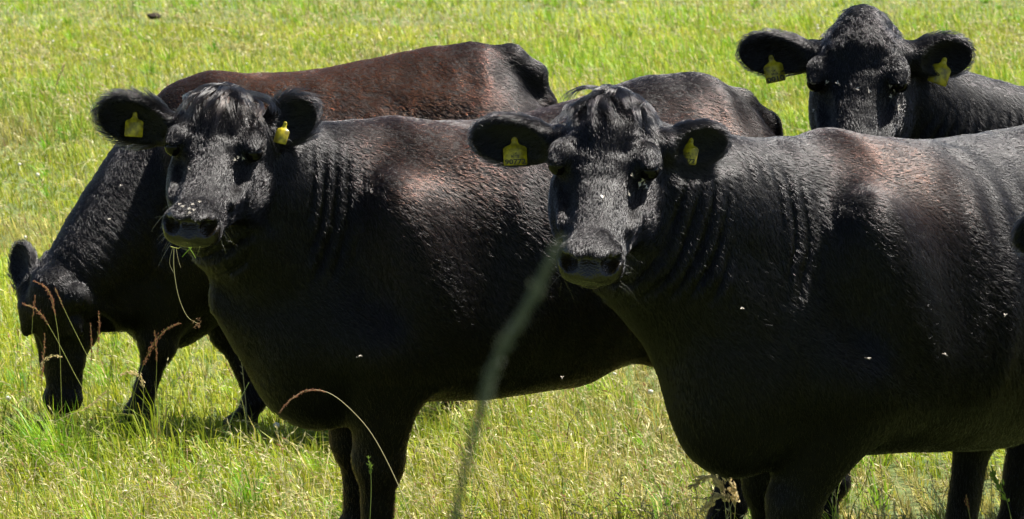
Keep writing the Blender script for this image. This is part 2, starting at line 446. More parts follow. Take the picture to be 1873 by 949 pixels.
    tanv = unit(np.gradient(neck_path, axis=0))[ni]
    arc = np.concatenate([[0], np.cumsum(np.linalg.norm(np.diff(neck_path, axis=0), axis=1))])
    along = arc[ni]+((V-neck_path[ni])*tanv).sum(1)
    w_neck = sstep(.05, .35, nt_)*(1-w_head)*(1-w_ear)*sstep(.32, .25, nd)*sstep(1.02, .9, nt_+.05)
    # folds of the neck skin
    wob = .050*noise(V, 5, 1)+.09*noise(V, 2.2, 2)+.010*noise(V, 17, 0)
    ph = (along+wob)*kw.get('fold_f', 52)
    fold = (np.abs(np.sin(ph*math.pi/2))**.6 - .55)
    gate = sstep(.15, .50, noise(V*np.array([1.6, 1, .30]), 7, 3))
    lower = sstep(1.32, 1.15, V[:, 2])*sstep(.45, .7, V[:, 2])
    V = V + N*(fold*kw.get('fold', .023)*w_neck*gate*lower)[:, None]
    # muscle relief on the body
    wb = (1-w_head)*(1-w_ear)
    rel = (noise(V*np.array([1, 1, .55]), 5, 0)-.5)*.030 + (noise(V*np.array([1.5, 1, .6]), 11, 1)-.5)*.006 + (noise(V, 26, 2)-.5)*.001
    V = V + N*(rel*wb*kw.get('relief', 1))[:, None]
    # ribs
    rb = np.sin((V[:, 0]+.25*(V[:, 2]-1))*62)*.0030*sstep(.25, .1, V[:, 0])*sstep(-.3, -.15, V[:, 0])*sstep(.62, .75, V[:, 2])*sstep(1.25, 1.1, V[:, 2])
    V = V + N*rb[:, None]
    # wrinkles above the eyes and on the forehead, relief of the face
    hv = (V-ho)@H/hs
    wr = np.sin(hv[:, 0]*260+14*np.abs(hv[:, 1])*10)*.0011*np.exp(-((hv[:, 0]+.045)**2/.0012+(np.abs(hv[:, 1])-.085)**2/.0012))
    wr = wr + (noise(hv, 38, 1)-.5)*.004*w_head*sstep(.27, .22, hv[:, 0])
    V = V + N*wr[:, None]
    N = vnormals(V, Q)
    if np.sum(N*(V-V.mean(0))) < 0: N = -N
    # ---- skin tint
    hv = (V-ho)@H/hs
    pad = sstep(.272, .290, hv[:, 0]-.25*np.maximum(0, np.abs(hv[:, 1])-.04))*w_head*sstep(.02, .005, hv[:, 2])
    pad = pad*sstep(-.13, -.115, hv[:, 2])
    nos = np.exp(-(((hv[:, 0]-.35)/.03)**2+((np.abs(hv[:, 1])-.045)/.018)**2+((hv[:, 2]+.018)/.02)**2))
    tint = np.tile(np.array([.0035, .003, .003]), (len(V), 1))
    tint = tint*(1-pad[:, None])+pad[:, None]*np.array([.014, .010, .006])
    wet = pad
    if 'brown' in kw:
        bb = np.clip(kw['brown'](V, noise(V, 2.3, 1)), 0, 1)[:, None]*.3; tint = tint*(1-bb)+kw.get('brown_col', np.array([.085, .036, .022]))*bb*.22
    earin = np.zeros(len(V))
    body = mesh_obj('body', V, Q, M_HIDE, root, {'tint': tint, 'wet': wet})
    # ---- eyes
    for y in (-1, 1):
        v, fc = ico(hp(.009, y*.103, .032), .0225*hs, 3); mesh_obj('eye', v, fc, M_EYE, root)
    # ---- fur: strands on triangles
    T = np.concatenate([Q[:, [0, 1, 2]], Q[:, [0, 2, 3]]])
    a, b, c = V[T[:, 0]], V[T[:, 1]], V[T[:, 2]]
    fn = np.cross(b-a, c-a); ar = np.linalg.norm(fn, axis=1)/2
    cen = (a+b+c)/3; nn = unit(N[T].sum(1)); vd = unit(camL-cen)
    fac = (nn*vd).sum(1)
    dens = np.where(fac > -.25, 1.0, .12)
    wh = w_head[T].mean(1); we = w_ear[T].mean(1); pd = (pad+0*nos)[T].mean(1)
    dens = dens*(1+wh*.9+we*1.5)*(1-sstep(.3, .7, pd))
    dens = dens*np.where(cen[:, 2] < .62, .35, 1)*(cen[:, 2] > .08)
    eyew = np.zeros(len(cen))
    hc_ = (cen-ho)@H/hs
    for y in (-1, 1): eyew = np.maximum(eyew, np.exp(-(((hc_-np.array([.008, y*.115, .032]))/np.array([.022, .03, .016]))**2).sum(1)*1.2))
    dens = dens*(1-sstep(.3, .7, eyew))
    if 'xmin' in kw: dens = dens*np.where(cen[:, 0] < kw['xmin'], .15, 1)
    n = int(kw.get('hairs', 90000))
    p = ar*dens; p /= p.sum()
    ti = rng.choice(len(T), n, p=p)
    r1, r2 = rng.random(n), rng.random(n); sw_ = r1+r2 > 1; r1[sw_] = 1-r1[sw_]; r2[sw_] = 1-r2[sw_]
    bc = np.stack([1-r1-r2, r1, r2], 1)
    tr = T[ti]
    lerp = lambda A: (A[tr]*(bc[..., None] if A.ndim == 2 else bc)).sum(1)
    P = lerp(V); n_ = unit(lerp(N)); wh = lerp(w_head); we = lerp(w_ear); wn = lerp(w_neck)
    eU = lerp(earU); hq = (P-ho)@H/hs
    # direction
    leg = sstep(.72, .55, P[:, 2])
    D = np.tile(np.array([-.62, 0, -.72]), (n, 1)); D = D*(1-leg[:, None])+np.array([-.1, 0, -1])*leg[:, None]
    D[:, 0] -= sstep(1.15, 1.3, P[:, 2])*.9
    nt2 = tanv[tr[:, 0]]
    D = D*(1-wn[:, None])+wn[:, None]*(-.45*nt2+np.array([0, 0, -.85]))
    fdir = np.where((hq[:, 0] > -.05)[:, None], H[:, 0]*1.0, H[:, 0]*.8)
    fdir = fdir + H[:, 1]*np.sign(hq[:, 1:2])*np.clip(np.abs(hq[:, 1:2])*3, 0, .5)
    D = D*(1-wh[:, None])+wh[:, None]*fdir*1.0
    D = D*(1-we[:, None])+we[:, None]*(eU*.9+np.array([0, 0, -.35]))
    nz = np.stack([noise(P, 9, 0), noise(P, 9, 1), noise(P, 9, 2)], 1)-.5
    nz2 = np.stack([noise(P, 45, 1), noise(P, 45, 2), noise(P, 45, 3)], 1)-.5
    nz3 = np.stack([noise(P, 140, 1), noise(P, 140, 2), noise(P, 140, 3)], 1)-.5
    D = unit(D)+nz*.50+nz2*.12+nz3*.06+rng.normal(0, .11, (n, 3))
    D = D-n_*(D*n_).sum(1, keepdims=True); D = unit(D)
    su = P[:, 0]*-.62-P[:, 2]*.72; sv = P[:, 0]*.72-P[:, 2]*.62
    SP = np.where((wh > .5)[:, None], np.stack([hq[:, 0]*60, hq[:, 1]*190, hq[:, 2]*90], 1), np.stack([su*24, sv*165, P[:, 1]*20], 1)); streak = noise(SP, 1.0, 2)
    st2 = noise(SP*.8+5, 1.0, 1); sd0 = np.cross(n_, D); D = unit(D+sd0*((st2-.5)*(.34-.15*wh))[:, None]); P = P+n_*(.0006+streak*.0016*(1-.5*wh))[:, None]
    lift = .07+(.09-.03*wh)*streak+rng.random(n)*.08
    ln = (.0125+.006*noise(SP, .6, 3))*(1-.25*wh)*rng.uniform(.6, 1.15, n)
    rim = we*np.clip(1-np.abs((n_*unit(camL-P)).sum(1))*1.4, 0, 1)
    ln = ln*(1+rim*kw.get('ear_fuzz', .8)); lift = lift+.5*rim
    pw = wh*sstep(-.06, -.15, hq[:, 0])*sstep(-.03, .03, hq[:, 2])           # poll gets longer hair
    ln = ln*(1+pw*1.2); lift = lift+.2*pw
    k = 4; tt = np.linspace(0, 1, k)
    side = np.cross(n_, D)
    cur = rng.normal(0, .22, n)
    pts = P[:, None] + ln[:, None, None]*(D[:, None]*tt[None, :, None]+n_[:, None]*(lift[:, None]*(tt[None]-.55*tt[None]**2))[..., None]
          + side[:, None]*(cur[:, None]*tt[None]**2)[..., None])
    rad = np.outer(rng.uniform(.00036, .0006, n), [1, .95, .75, .25])
    brown = kw['brown'](P*1.0, noise(P, 2.3, 1)) if 'brown' in kw else np.zeros(n)
    brown = np.clip(brown, 0, 1)
    rv = (rng.uniform(.75, 1.25, n)*(.7+.6*streak))[:, None]
    col = (coat*(1-brown[:, None])+kw.get('brown_col', np.array([.085, .036, .022]))*brown[:, None])*rv
    fur = curves_obj('fur', pts, rad, M_FUR, root, np.clip(col, 0, 1)); fur['kind'] = 'stuff'
    return dict(root=root, V=V, Q=Q, N=N, H=H, ho=ho, hs=hs, hp=hp, ears=ears, toL=toL, camL=camL, Rw=Rw, s=s, L0=L0)

def rot_y(deg):
    a = math.radians(deg); c, s = math.cos(a), math.sin(a)
    return np.array([[c, 0, s], [0, 1, 0], [-s, 0, c]])

def forelock(cow, x0, x1, yw, clumps, per, L, lift, fan, curl, coat, droop=.28, spread=.35):
    """tufts of long hair rooted on the poll; each tuft is a lock whose strands close up towards its tip"""
    H, ho, hs = cow['H'], cow['ho'], cow['hs']; V, N = cow['V'], cow['N']
    hv = (V-ho)@H/hs; P, R, Cc = [], [], []
    ok = np.where((hv[:, 0] > x0) & (hv[:, 0] < x1) & (np.abs(hv[:, 1]) < yw) & (hv[:, 2] > .0) & ((N@H)[:, 2] > -.1))[0]
    k = 10; t = np.linspace(0, 1, k)[:, None]
    for _ in range(clumps):
        c = ok[rng.integers(len(ok))]; near = ok[np.linalg.norm(V[ok]-V[c], axis=1) < .013*hs]
        y = hv[c, 1]; nn = N[c]; l = L*rng.uniform(.55, 1.15)
        d = H@unit(np.array([1, y*fan, 0])+rng.normal(0, spread, 3)*np.array([.5, 1, .2]))
        side = unit(np.cross(nn, d)); ax = rng.normal(0, .22); ph = rng.uniform(0, 6.3); fr = rng.uniform(5, 10); cl = curl*rng.uniform(.4, 1.6)
        base = d*t*(1-.15*t)+nn*(lift*rng.uniform(.6, 1.3)*(t-t*t)+.10*t)+side*(ax*t*t+.05*cl*np.sin(t*fr+ph)*t)
        tone = rng.uniform(.6, 1.6)
        for _ in range(per):
            p = V[near[rng.integers(len(near))]]; m = l*rng.uniform(.75, 1.05)
            q = V[c]+(p-V[c])*(1-.45*t)+m*base+rng.normal(0, .0045, 3)*t*t-nn*.002
            q[:, 2] -= m*droop*t[:, 0]**2
            P.append(q); R.append(rng.uniform(.00045, .0008)*np.interp(t[:, 0], [0, .6, 1], [1, .9, .25])); Cc.append(coat*tone*rng.uniform(.8, 1.25))
    o = curves_obj('forelock', np.array(P), np.array(R), M_FUR, cow['root'], np.clip(np.array(Cc), 0, 1)); o['kind'] = 'stuff'
    return o

def whiskers(cow):
    H, ho, hs = cow['H'], cow['ho'], cow['hs']; P, R, Cc = [], [], []; t = np.linspace(0, 1, 7)[:, None]
    for y in (-1, 1):
        for _ in range(16):      # muzzle
            a = np.array([rng.uniform(.20, .28), y*rng.uniform(.055, .075), rng.uniform(-.11, .0)]); d = unit(np.array([.5, y*1., -.5])+rng.normal(0, .45, 3)); l = rng.uniform(.02, .055)
            P.append(ho+(H@((a+l*(d*t+np.array([0, 0, -.4])*t*t)).T*hs)).T); R.append(np.linspace(.0004, .0001, 7)); Cc.append(np.array([.02, .017, .014])*rng.uniform(.3, 3))
        for q in range(26):      # lashes
            a = np.array([-.012+.0*q, y*(.112+.001*(q % 5)), .048])+np.array([.034*q/26, 0, 0]); d = unit(np.array([.25, y*.8, .25])+rng.normal(0, .15, 3)); l = rng.uniform(.014, .022)
            P.append(ho+(H@((a+l*(d*t+np.array([0, 0, -.3])*t*t)).T*hs)).T); R.append(np.linspace(.00045, .0001, 7)); Cc.append(np.array([.012, .010, .009]))
    o = curves_obj('whiskers', np.array(P), np.array(R), M_FUR, cow['root'], np.array(Cc)); o['kind'] = 'stuff'

# ------------------------------------------------------------------ ear tags
def tag_mat():
    m, t, b = new_mat('tag_yellow')
    b.inputs['Base Color'].default_value = (.72, .60, .015, 1); b.inputs['Roughness'].default_value = .38
    n = t.nodes.new('ShaderNodeTexNoise'); n.inputs['Scale'].default_value = 60; n.inputs['Detail'].default_value = 5
    tc = t.nodes.new('ShaderNodeTexCoord'); t.links.new(tc.outputs['Object'], n.inputs[0])
    r = t.nodes.new('ShaderNodeValToRGB'); e = r.color_ramp.elements
    e[0].position = .38; e[0].color = (.20, .16, .012, 1); e[1].position = .60; e[1].color = (.50, .40, .012, 1)
    t.links.new(n.outputs[0], r.inputs[0]); t.links.new(r.outputs[0], b.inputs['Base Color'])
    tr = t.nodes.new('ShaderNodeBsdfTranslucent'); t.links.new(r.outputs[0], tr.inputs[0])
    mx = t.nodes.new('ShaderNodeMixShader'); mx.inputs[0].default_value = .10
    t.links.new(b.outputs[0], mx.inputs[1]); t.links.new(tr.outputs[0], mx.inputs[2]); t.links.new(mx.outputs[0], t.nodes['Material Output'].inputs['Surface'])
    return m
M_TAG = tag_mat(); M_INK = simple_mat('tag_print', (.02, .018, .01), .6)
def text_mesh(body, size, mat, name='lettering', sx=1.0):
    cu = bpy.data.curves.new(name, 'FONT'); cu.body = body; cu.size = size; cu.align_x = 'CENTER'; cu.offset = size*.018
    o = bpy.data.objects.new(name, cu); C.objects.link(o)
    dg = bpy.context.evaluated_depsgraph_get(); me = bpy.data.meshes.new_from_object(o.evaluated_get(dg))
    bpy.data.objects.remove(o); bpy.data.curves.remove(cu)
    me.materials.clear(); me.materials.append(mat)
    m = bpy.data.objects.new(name, me); C.objects.link(m)
    return m
from mathutils.bvhtree import BVHTree
def cow_bvh(c_):
    if 'bvh' not in c_:
        W_ = (c_['V']*c_['s'])@c_['Rw'].T+c_['L0']; c_['bvh'] = BVHTree.FromPolygons(W_.tolist(), c_['Q'].tolist())
    return c_['bvh']
def ear_tag(cow, top_px, bot_px, width, number, face=(0, -1, .05), flatrows=2, out=.012, Yf=None):
    """the pin sits on the inside of the ear; top_px / bot_px: where the pin and the lower edge's middle are seen"""
    o_ = Vector((0, 0, CAM_H)); d_ = (Vector(PX(top_px[0], top_px[1], 12.))-o_).normalized(); hit = cow_bvh(cow).ray_cast(o_, d_)[0]
    Yt = (hit.y if hit is not None else 11.9)-.004; top_w = PX(*top_px, Yt)
    d_ = (Vector(PX(bot_px[0], bot_px[1]-12, 12.))-o_).normalized(); h2 = cow_bvh(cow).ray_cast(o_, d_)[0]
    if Yf: Yt = Yf; top_w = PX(*top_px, Yt); h2 = None
    Yb = min(Yt, h2.y if h2 is not None and abs(h2.y-Yt) < .08 else Yt)-out; bot_w = PX(*bot_px, Yb)
    a = cow['toL'](top_w); b = cow['toL'](bot_w); s = cow['s']; width = width/s
    fz = cow['Rw'].T@np.array(face, float); dn = b-a; L = np.linalg.norm(dn); dn = dn/L
    fz = unit(fz-dn*(fz@dn)); x = np.cross(-dn, fz)                # x to the reader's right
    w = width/2
    out = [(-.22, .02), (-.30, -.03*0), (.22, .0)]
    # outline in (x/w, fraction down)
    o2 = [(-.18, -.06), (.18, -.06), (.27, .03), (.27, .13), (.42, .22), (.86, .30), (1.0, .37), (1.0, .95), (.94, 1.0), (-.94, 1.0), (-1.0, .95), (-1.0, .37), (-.86, .30), (-.42, .22), (-.27, .13), (-.27, .03)]
    pts = np.array([a+x*(u*w)+dn*(v*L)-fz*0 for u, v in o2]); th = .0016
    fr = pts+fz*th; bk = pts-fz*th; n = len(pts)
    c1 = fr.mean(0)+fz*0; cidx = 2*n
    V = np.concatenate([fr, bk]); F3 = []
    sides = np.array([[i, (i+1) % n, n+(i+1) % n, n+i] for i in range(n)])
    # split faces in a strip (outline is symmetric): pair i with mirrored vertex
    pair = [(0, 1), (15, 2), (14, 3), (13, 4), (12, 5), (11, 6), (10, 7), (9, 8)]
    q = np.array([[pair[i][0], pair[i][1], pair[i+1][1], pair[i+1][0]] for i in range(7)])
    me = mesh_obj('ear_tag', V, [np.concatenate([q[:, ::-1], q+n, sides])], M_TAG, cow['root'], smooth=False)
    R = Matrix(np.stack([x, -dn, fz], 1).tolist()).to_4x4()
    def put(o, p): 
        m = R.copy(); m.translation = Vector(p.tolist()); o.parent = me; o.matrix_local = m
    if number:
        h = L*.26; t = text_mesh(number, h, M_INK); wd = t.dimensions.x or .03
        put(t, a+dn*(L*.955)+fz*(th+.0004)); 
        t.data.transform(Matrix.Diagonal((min(1.3, 1.75*w/max(t.data_w if hasattr(t, 'data_w') else max(v.co.x for v in t.data.vertices)*2, 1e-4)), 1, 1, 1)))
        for r in range(flatrows):
            t = text_mesh('UK' if r == 0 else number, h*.5, M_INK); put(t, a+dn*(L*(.60+.115*r))+fz*(th+.0004))
    # pin head
    v, fc = ico(np.zeros(3), .0055, 2); v[:, 2] *= .35
    v = a[None]+v[:, :1]*x+v[:, 1:2]*dn+v[:, 2:3]*fz+fz*.002
    mesh_obj('pin', v, fc, M_TAG, me)
    return me

# ------------------------------------------------------------------ the herd
BLACK = np.array([.0052, .0045, .0047])
R_ = math.radians
# cow B: left-centre, front
cowB = make_cow('black cow in left foreground with green grass hanging from its muzzle',
    (PX(930, 0, 12.45)[0], 12.45), R_(180+24), 1.0,
    dict(pos=PX(393, 292, 11.90), gaze=-9, down=24, roll=-4, size=1.08, ear_l=(PX(573, 190, 12.02), 14, .058), ear_r=(PX(180, 200, 11.95), 32), ear_h=.066),
    dict(front=[(655, 12.2), (622, 12.55)], hind=[(1310, 12.85), (1505, 13.3)]), BLACK,
    dtop=[.03, .06, .08, .075, .045, .02, .0, -.01, -.04, -.05, 0], dbot=[0, .05, .09, .08, .05, .045, .05, .05, .05, .05, .03], dcrest=-.03, throat=(-.20, 0, .02), brisket=(.58, .66),
    hairs=170000, ear_fuzz=2.2, neckfine=.35, brown=lambda P, n: (sstep(.45, .8, n)*.20+.03)*sstep(.6,.4,P[:,0]))
# cow C: right, front
cowC = make_cow('black cow with numbered 90772 ear tag, its large body filling the right foreground',
    (PX(1690, 0, 11.75)[0], 11.75), R_(180+42), 1.02,
    dict(pos=PX(1105, 325, 11.0), gaze=-8, down=29, roll=-3, size=1.10, ear_l=(PX(1332, 253, 11.12), 16, .047), ear_r=(PX(863, 248, 11.08), 26), ear_h=.056),
    dict(front=[(1372, 11.3), (1385, 11.75)], hind=[(1738, 12.0), (1842, 12.4)]), BLACK*1.05,
    dtop=[-.03, -.04, -.05, -.05, -.03, .0, .0, -.03, -.04, -.05, 0], rump=-.04, dcrest=-.04,
    hairs=200000, neckfine=.35, dbot=[0, -.03, -.06, -.08, -.05, -.01, 0, .015, .035, .03, 0], brown=lambda P, n: np.exp(-((P[:, 0]-.26)**2/.018+(P[:, 2]-1.22)**2/.022))*.38)
# cow D: back right
cowD = make_cow('black cow at upper right looking over the back of the cow in front',
    (PX(2200, 0, 13.3)[0], 13.3), R_(180+10), 1.02,
    dict(pos=PX(1570, 165, 12.75), gaze=-9, down=40, roll=0, size=1.16, ear_l=(PX(1779, 98, 12.85), 22), ear_r=(PX(1351, 92, 12.85), 22), ear_h=.056),
    dict(front=[(.45, .17), (.40, -.19)], hind=[(-.62, .17), (-.60, -.18)]), BLACK*1.0, dcrest=-.04, neck_bend=(.12, 0, -.03),
    hairs=100000, neckfine=.1)
# cow A: behind, grazing
cowA = make_cow('brown-backed black cow grazing at the far left behind the others',
    (PX(562, 0, 15.2)[0], 15.2), R_(180+8), .97,
    dict(pos=PX(104, 598, 14.75), gaze=-14, down=92, roll=6, size=.93, ear_l=(PX(205, 600, 14.95), 22), ear_r=(PX(34, 444, 14.9), 30)),
    dict(front=[(222, 14.95), (438, 15.3)], hind=[(815, 15.5), (900, 15.8)]), BLACK,
    fold=.004, neck_bend=(-.02, 0, .0), brisket=(.50, .54), dtop=[.0, .04, .07, .06, .05, .03, .0, -.03, -.10, -.2, -.2], dbot=[0, 0, 0, 0, 0, -.01, -.04, -.07, -.06, -.02, 0], throat=(.02, 0, -.16), hollow=0, hook=.17, rump=-.02, tail_up=.04, dcrest=-.06,
    hairs=120000, coarse=.018, brown_col=np.array([.100, .027, .011]), brown=lambda P, n: sstep(.95, 1.2, P[:, 2])*np.clip(.15+1.1*n, 0, 1)*sstep(.7, .1, P[:, 0])*(.08+.92*sstep(-.72, -.30, P[:, 0]))*(1-.8*sstep(-.66, -.74, P[:, 0])*sstep(1.2, 1.3, P[:, 2])))

# cow E: only the tip of one ear reaches into the frame at the right edge
cowE = make_cow('black cow almost wholly beyond the right edge, only its dark ear tip showing',
    (PX(2700, 0, 11.3)[0], 11.3), R_(180+14), 1.0,
    dict(pos=PX(2072, 430, 10.5), gaze=-10, down=35, roll=0, size=1.1, ear_l=(PX(2270, 440, 10.6), 22), ear_r=(PX(1858, 452, 10.6), 22), ear_h=.052),
    dict(front=[(.45, .17), (.40, -.19)], hind=[(-.62, .17), (-.60, -.18)]), BLACK, dcrest=-.1,
    hairs=45000, fine=.008, coarse=.024)

# ------------------------------------------------------------------ tags
ear_tag(cowC, (941, 254), (943, 302), .060, '90772')
ear_tag(cowC, (1264, 256), (1255, 300), .052, '90772', face=(-.45, -1, .05))
ear_tag(cowB, (247, 208), (244, 250), .050, '')
ear_tag(cowB, (522, 226), (511, 262), .038, '', face=(-.4, -1, .05), out=.015, Yf=11.90)
ear_tag(cowD, (1410, 104), (1420, 150), .058, '0010')
ear_tag(cowD, (1728, 108), (1713, 153), .058, '')
for c_ in (cowB, cowC, cowD): whiskers(c_)
forelock(cowB, -.26, -.13, .062, 95, 26, .17, .40, 3.6, .6, np.array([.0085, .0066, .0058]), spread=.48)
forelock(cowC, -.26, -.13, .070, 110, 28, .11, .45, 2.6, .8, BLACK*1.6, spread=.6)
forelock(cowD, -.27, -.06, .085, 240, 14, .035, .5, 1.0, 3.0, BLACK*1.6, spread=.8)

#GRASS
# ------------------------------------------------------------------ grass
def scatter(bands, r, margin=.25):
    Xs, Ys = [], []
    for (y0, y1, dens) in bands:
        half1 = .128*y1+margin; n = int(2*half1*(y1-y0)*dens)
        y = y0+(y1-y0)*r.random(n); x = r.uniform(-half1, half1, n)
        keep = np.abs(x) < .128*y+margin; Xs.append(x[keep]); Ys.append(y[keep])
    return np.concatenate(Xs), np.concatenate(Ys)
def fields(x, y):
    P2 = np.stack([x, y*.6, np.zeros(len(x))], 1)
    n1 = noise(P2, .55, 0); n2 = noise(P2, 1.9, 1); n3 = noise(P2, 6., 2); n4 = noise(P2, .9, 3)
    lush = sstep(.50, .74, n1*.45+n2*.55); dry = sstep(.42, .72, n4*.6+n3*.4)
    return n1, n2, n3, lush, dry
def grass(name, bands, seed):
    r = np.random.default_rng(seed)
    x, y = scatter(bands, r); n = len(x)
    # blades gather in tussocks
    cell = .09; jx = np.floor(x/cell); jy = np.floor(y/cell)
    hsh = np.abs(np.sin(jx*12.9898+jy*78.233)*43758.5453) % 1; hsh2 = np.abs(np.sin(jx*39.346+jy*11.135)*24634.634) % 1
    tcx = (jx+hsh)*cell; tcy = (jy+hsh2)*cell; pull = .62*(hsh > .35)
    ox, oy = x-tcx, y-tcy
    x = x-ox*pull; y = y-oy*pull
    n1, n2, n3, lush, dry = fields(x, y)
    big = noise(np.stack([x*.5, y*.22, np.zeros(n)+3], 1), 1.0, 2)
    z = ground_z(x, y)
    P3 = np.stack([x, y*.45, np.full(n, 9.)], 1)
    hgt = (.040+.10*n2*n2+.08*lush+.035*n3)*r.uniform(.45, 1.3, n)*(.75+.6*hsh)
    hgt *= 1-.35*sstep(.60, .72, noise(P3, 1.25, 1)*.7+n3*.3)
    hgt *= np.interp(y, [13, 18, 60], [1.6, 1.2, 1.25])
    wid = r.uniform(.0020, .0048, n)*np.interp(y, [13, 22, 50], [1, 1.25, 2.2])
    az_ = r.uniform(0, 2*np.pi, n); lean = np.abs(r.normal(0, .55, n))+.1
    lx = np.cos(az_)*lean-.30+ox*7*(pull > 0); ly = np.sin(az_)*lean-.05+oy*7*(pull > 0)
    L = np.sqrt(lx**2+ly**2); up = 1/np.sqrt(1+.8*L*L)
    face = r.uniform(0, np.pi, n); wx, wy = np.cos(face), np.sin(face)
    base = np.stack([x, y, z-.01], 1)
    mid = base+np.stack([lx*.38*up, ly*.38*up, .66*up], 1)*hgt[:, None]
    bend = np.maximum(.05, 1-.42*L)
    tip = base+np.stack([lx*1.1*up, ly*1.1*up, np.maximum(.66*up*.8, up*bend)], 1)*hgt[:, None]
    wv = np.stack([wx, wy, r.uniform(-.3, .3, n)], 1)*wid[:, None]/2
    V = np.stack([base-wv, base+wv, mid+wv*.85, mid-wv*.85, tip], 1).reshape(-1, 3)
    i = np.arange(n)*5
    Fq = np.stack([i, i+1, i+2, i+3], 1); Ft = np.stack([i+3, i+2, i+4], 1)
    g1 = np.array([.20, .29, .018]); g2 = np.array([.44, .46, .03]); g3 = np.array([.15, .36, .015]); st = np.array([.62, .51, .16]); yl = np.array([.46, .44, .05]); bl = np.array([.15, .29, .06]); br = np.array([.22, .13, .07])
    m = np.clip(r.random(n)*.7+hsh*.4, 0, 1)[:, None]
    col = g1*(1-m)+g2*m; Lu = lush[:, None]*.8; col = col*(1-Lu*.7)+g3*Lu*.7; mat_ = sstep(.60, .72, noise(P3, 1.25, 1)*.7+n3*.3)[:, None]; col = col*(1-mat_*.75)+np.array([.36, .29, .11])*mat_*.75
    u = r.random(n); ps = .07+.17*dry*(1-lush)
    k = u < ps; col[k] = st*r.uniform(.55, 1.25, (k.sum(), 1))
    k = (u >= ps) & (u < ps+.12); col[k] = yl*r.uniform(.8, 1.2, (k.sum(), 1))
    k = (u >= ps+.12) & (u < ps+.20); col[k] = bl*r.uniform(.7, 1.2, (k.sum(), 1))
    k = (u >= ps+.20) & (u < ps+.225); col[k] = br*r.uniform(.7, 1.2, (k.sum(), 1))
    col *= r.uniform(.65, 1.3, (n, 1))*(.72+.5*big[:, None])*(1-.25*(n3 < .33))[:, None]
    return mesh_obj(name, V, [Fq, Ft], M_LEAF, attrs={'tint': np.repeat(np.clip(col, 0, .9), 5, 0)}, smooth=False)
g = grass('grass', [(9, 12.6, 700), (12.6, 14, 4300), (14, 17, 4200), (17, 22, 2900), (22, 32, 1400), (32, 45, 700), (45, 64, 220)], 5)
tag(g, 'sunlit meadow grass covering the whole pasture around the cattle', 'grass', kind='stuff')

def tufts(name, bands, extra, seed):
    r = np.random.default_rng(seed); x, y = scatter(bands, r); x = np.concatenate([x, [e[0] for e in extra]]); y = np.concatenate([y, [e[1] for e in extra]])
    big = np.concatenate([r.uniform(.55, 1.1, len(x)-len(extra)), [e[2] for e in extra]]); m = r.integers(26, 70, len(x)); idx = np.repeat(np.arange(len(x)), m); n = len(idx)
    a = r.uniform(0, 2*np.pi, n); rr = np.sqrt(r.random(n))*.05*big[idx]; bx_, by_ = x[idx]+np.cos(a)*rr, y[idx]+np.sin(a)*rr
    L = r.uniform(.07, .21, n)*big[idx]; out = r.uniform(.1, 1.1, n); dx = np.cos(a)*out-.25; dy = np.sin(a)*out
    wd = r.uniform(.0022, .0050, n)*np.interp(by_, [13, 22, 50], [1, 1.2, 2.0])
    base = np.stack([bx_, by_, ground_z(bx_, by_)-.01], 1); wv = np.stack([np.cos(a+1.57), np.sin(a+1.57), r.uniform(-.2, .2, n)], 1)*wd[:, None]/2; R = []
    for t in (0, .4, .75, 1.): R.append(base+L[:, None]*np.stack([dx*t*t*.75, dy*t*t*.75, t*1.0-.42*np.minimum(out, 1.1)*t**2.2], 1))
    V = np.stack([R[0]-wv, R[0]+wv, R[1]+wv, R[1]-wv, R[2]+wv*.75, R[2]-wv*.75, R[3]], 1).reshape(-1, 3); i = np.arange(n)*7
    hue = r.random(len(x))[idx][:, None]; c = np.array([.13, .34, .015])*(1-hue)+np.array([.34, .43, .03])*hue; k = r.random(n) < .10; c[k] = np.array([.62, .52, .22]); c = c*r.uniform(.65, 1.3, (n, 1))
    return mesh_obj(name, V, [np.concatenate([np.stack([i, i+1, i+2, i+3], 1), np.stack([i+3, i+2, i+4, i+5], 1)]), np.stack([i+5, i+4, i+6], 1)], M_LEAF, attrs={'tint': np.repeat(np.clip(c, 0, .9), 7, 0)}, smooth=False)
ex = [(PX(a, 0, Y)[0], Y, b) for a, Y, b in [(55, 14.35, 1.3), (75, 14.4, 1.6), (95, 14.3, 1.7), (107, 14.4, 1.7), (115, 14.45, 1.7), (125, 14.35, 1.6), (135, 14.3, 1.6), (155, 14.4, 1.3), (85, 14.15, 1.1), (125, 14.1, 1.1), (105, 14.2, 1.2), (30, 14.4, .8), (20, 14.3, .8), (175, 14.3, .6), (215, 14.6, .6), (260, 14.5, .5), (430, 14.9, .6), (460, 14.8, .55), (400, 14.9, .5), (815, 15.2, .7), (840, 15.2, .6),
      (1290, 12.6, .8), (1330, 12.55, .7), (1550, 13.0, .9), (1780, 11.8, 1.0), (1850, 11.9, 1.2), (640, 12.0, .5)]]
tg = tufts('grass_tussocks', [(12.9, 15, 11), (15, 20, 6), (20, 30, 2.6), (30, 60, .9)], ex, 21)
tag(tg, 'fanned tussocks of longer bright green blades rising from the pasture grass', 'grass tufts', kind='stuff')

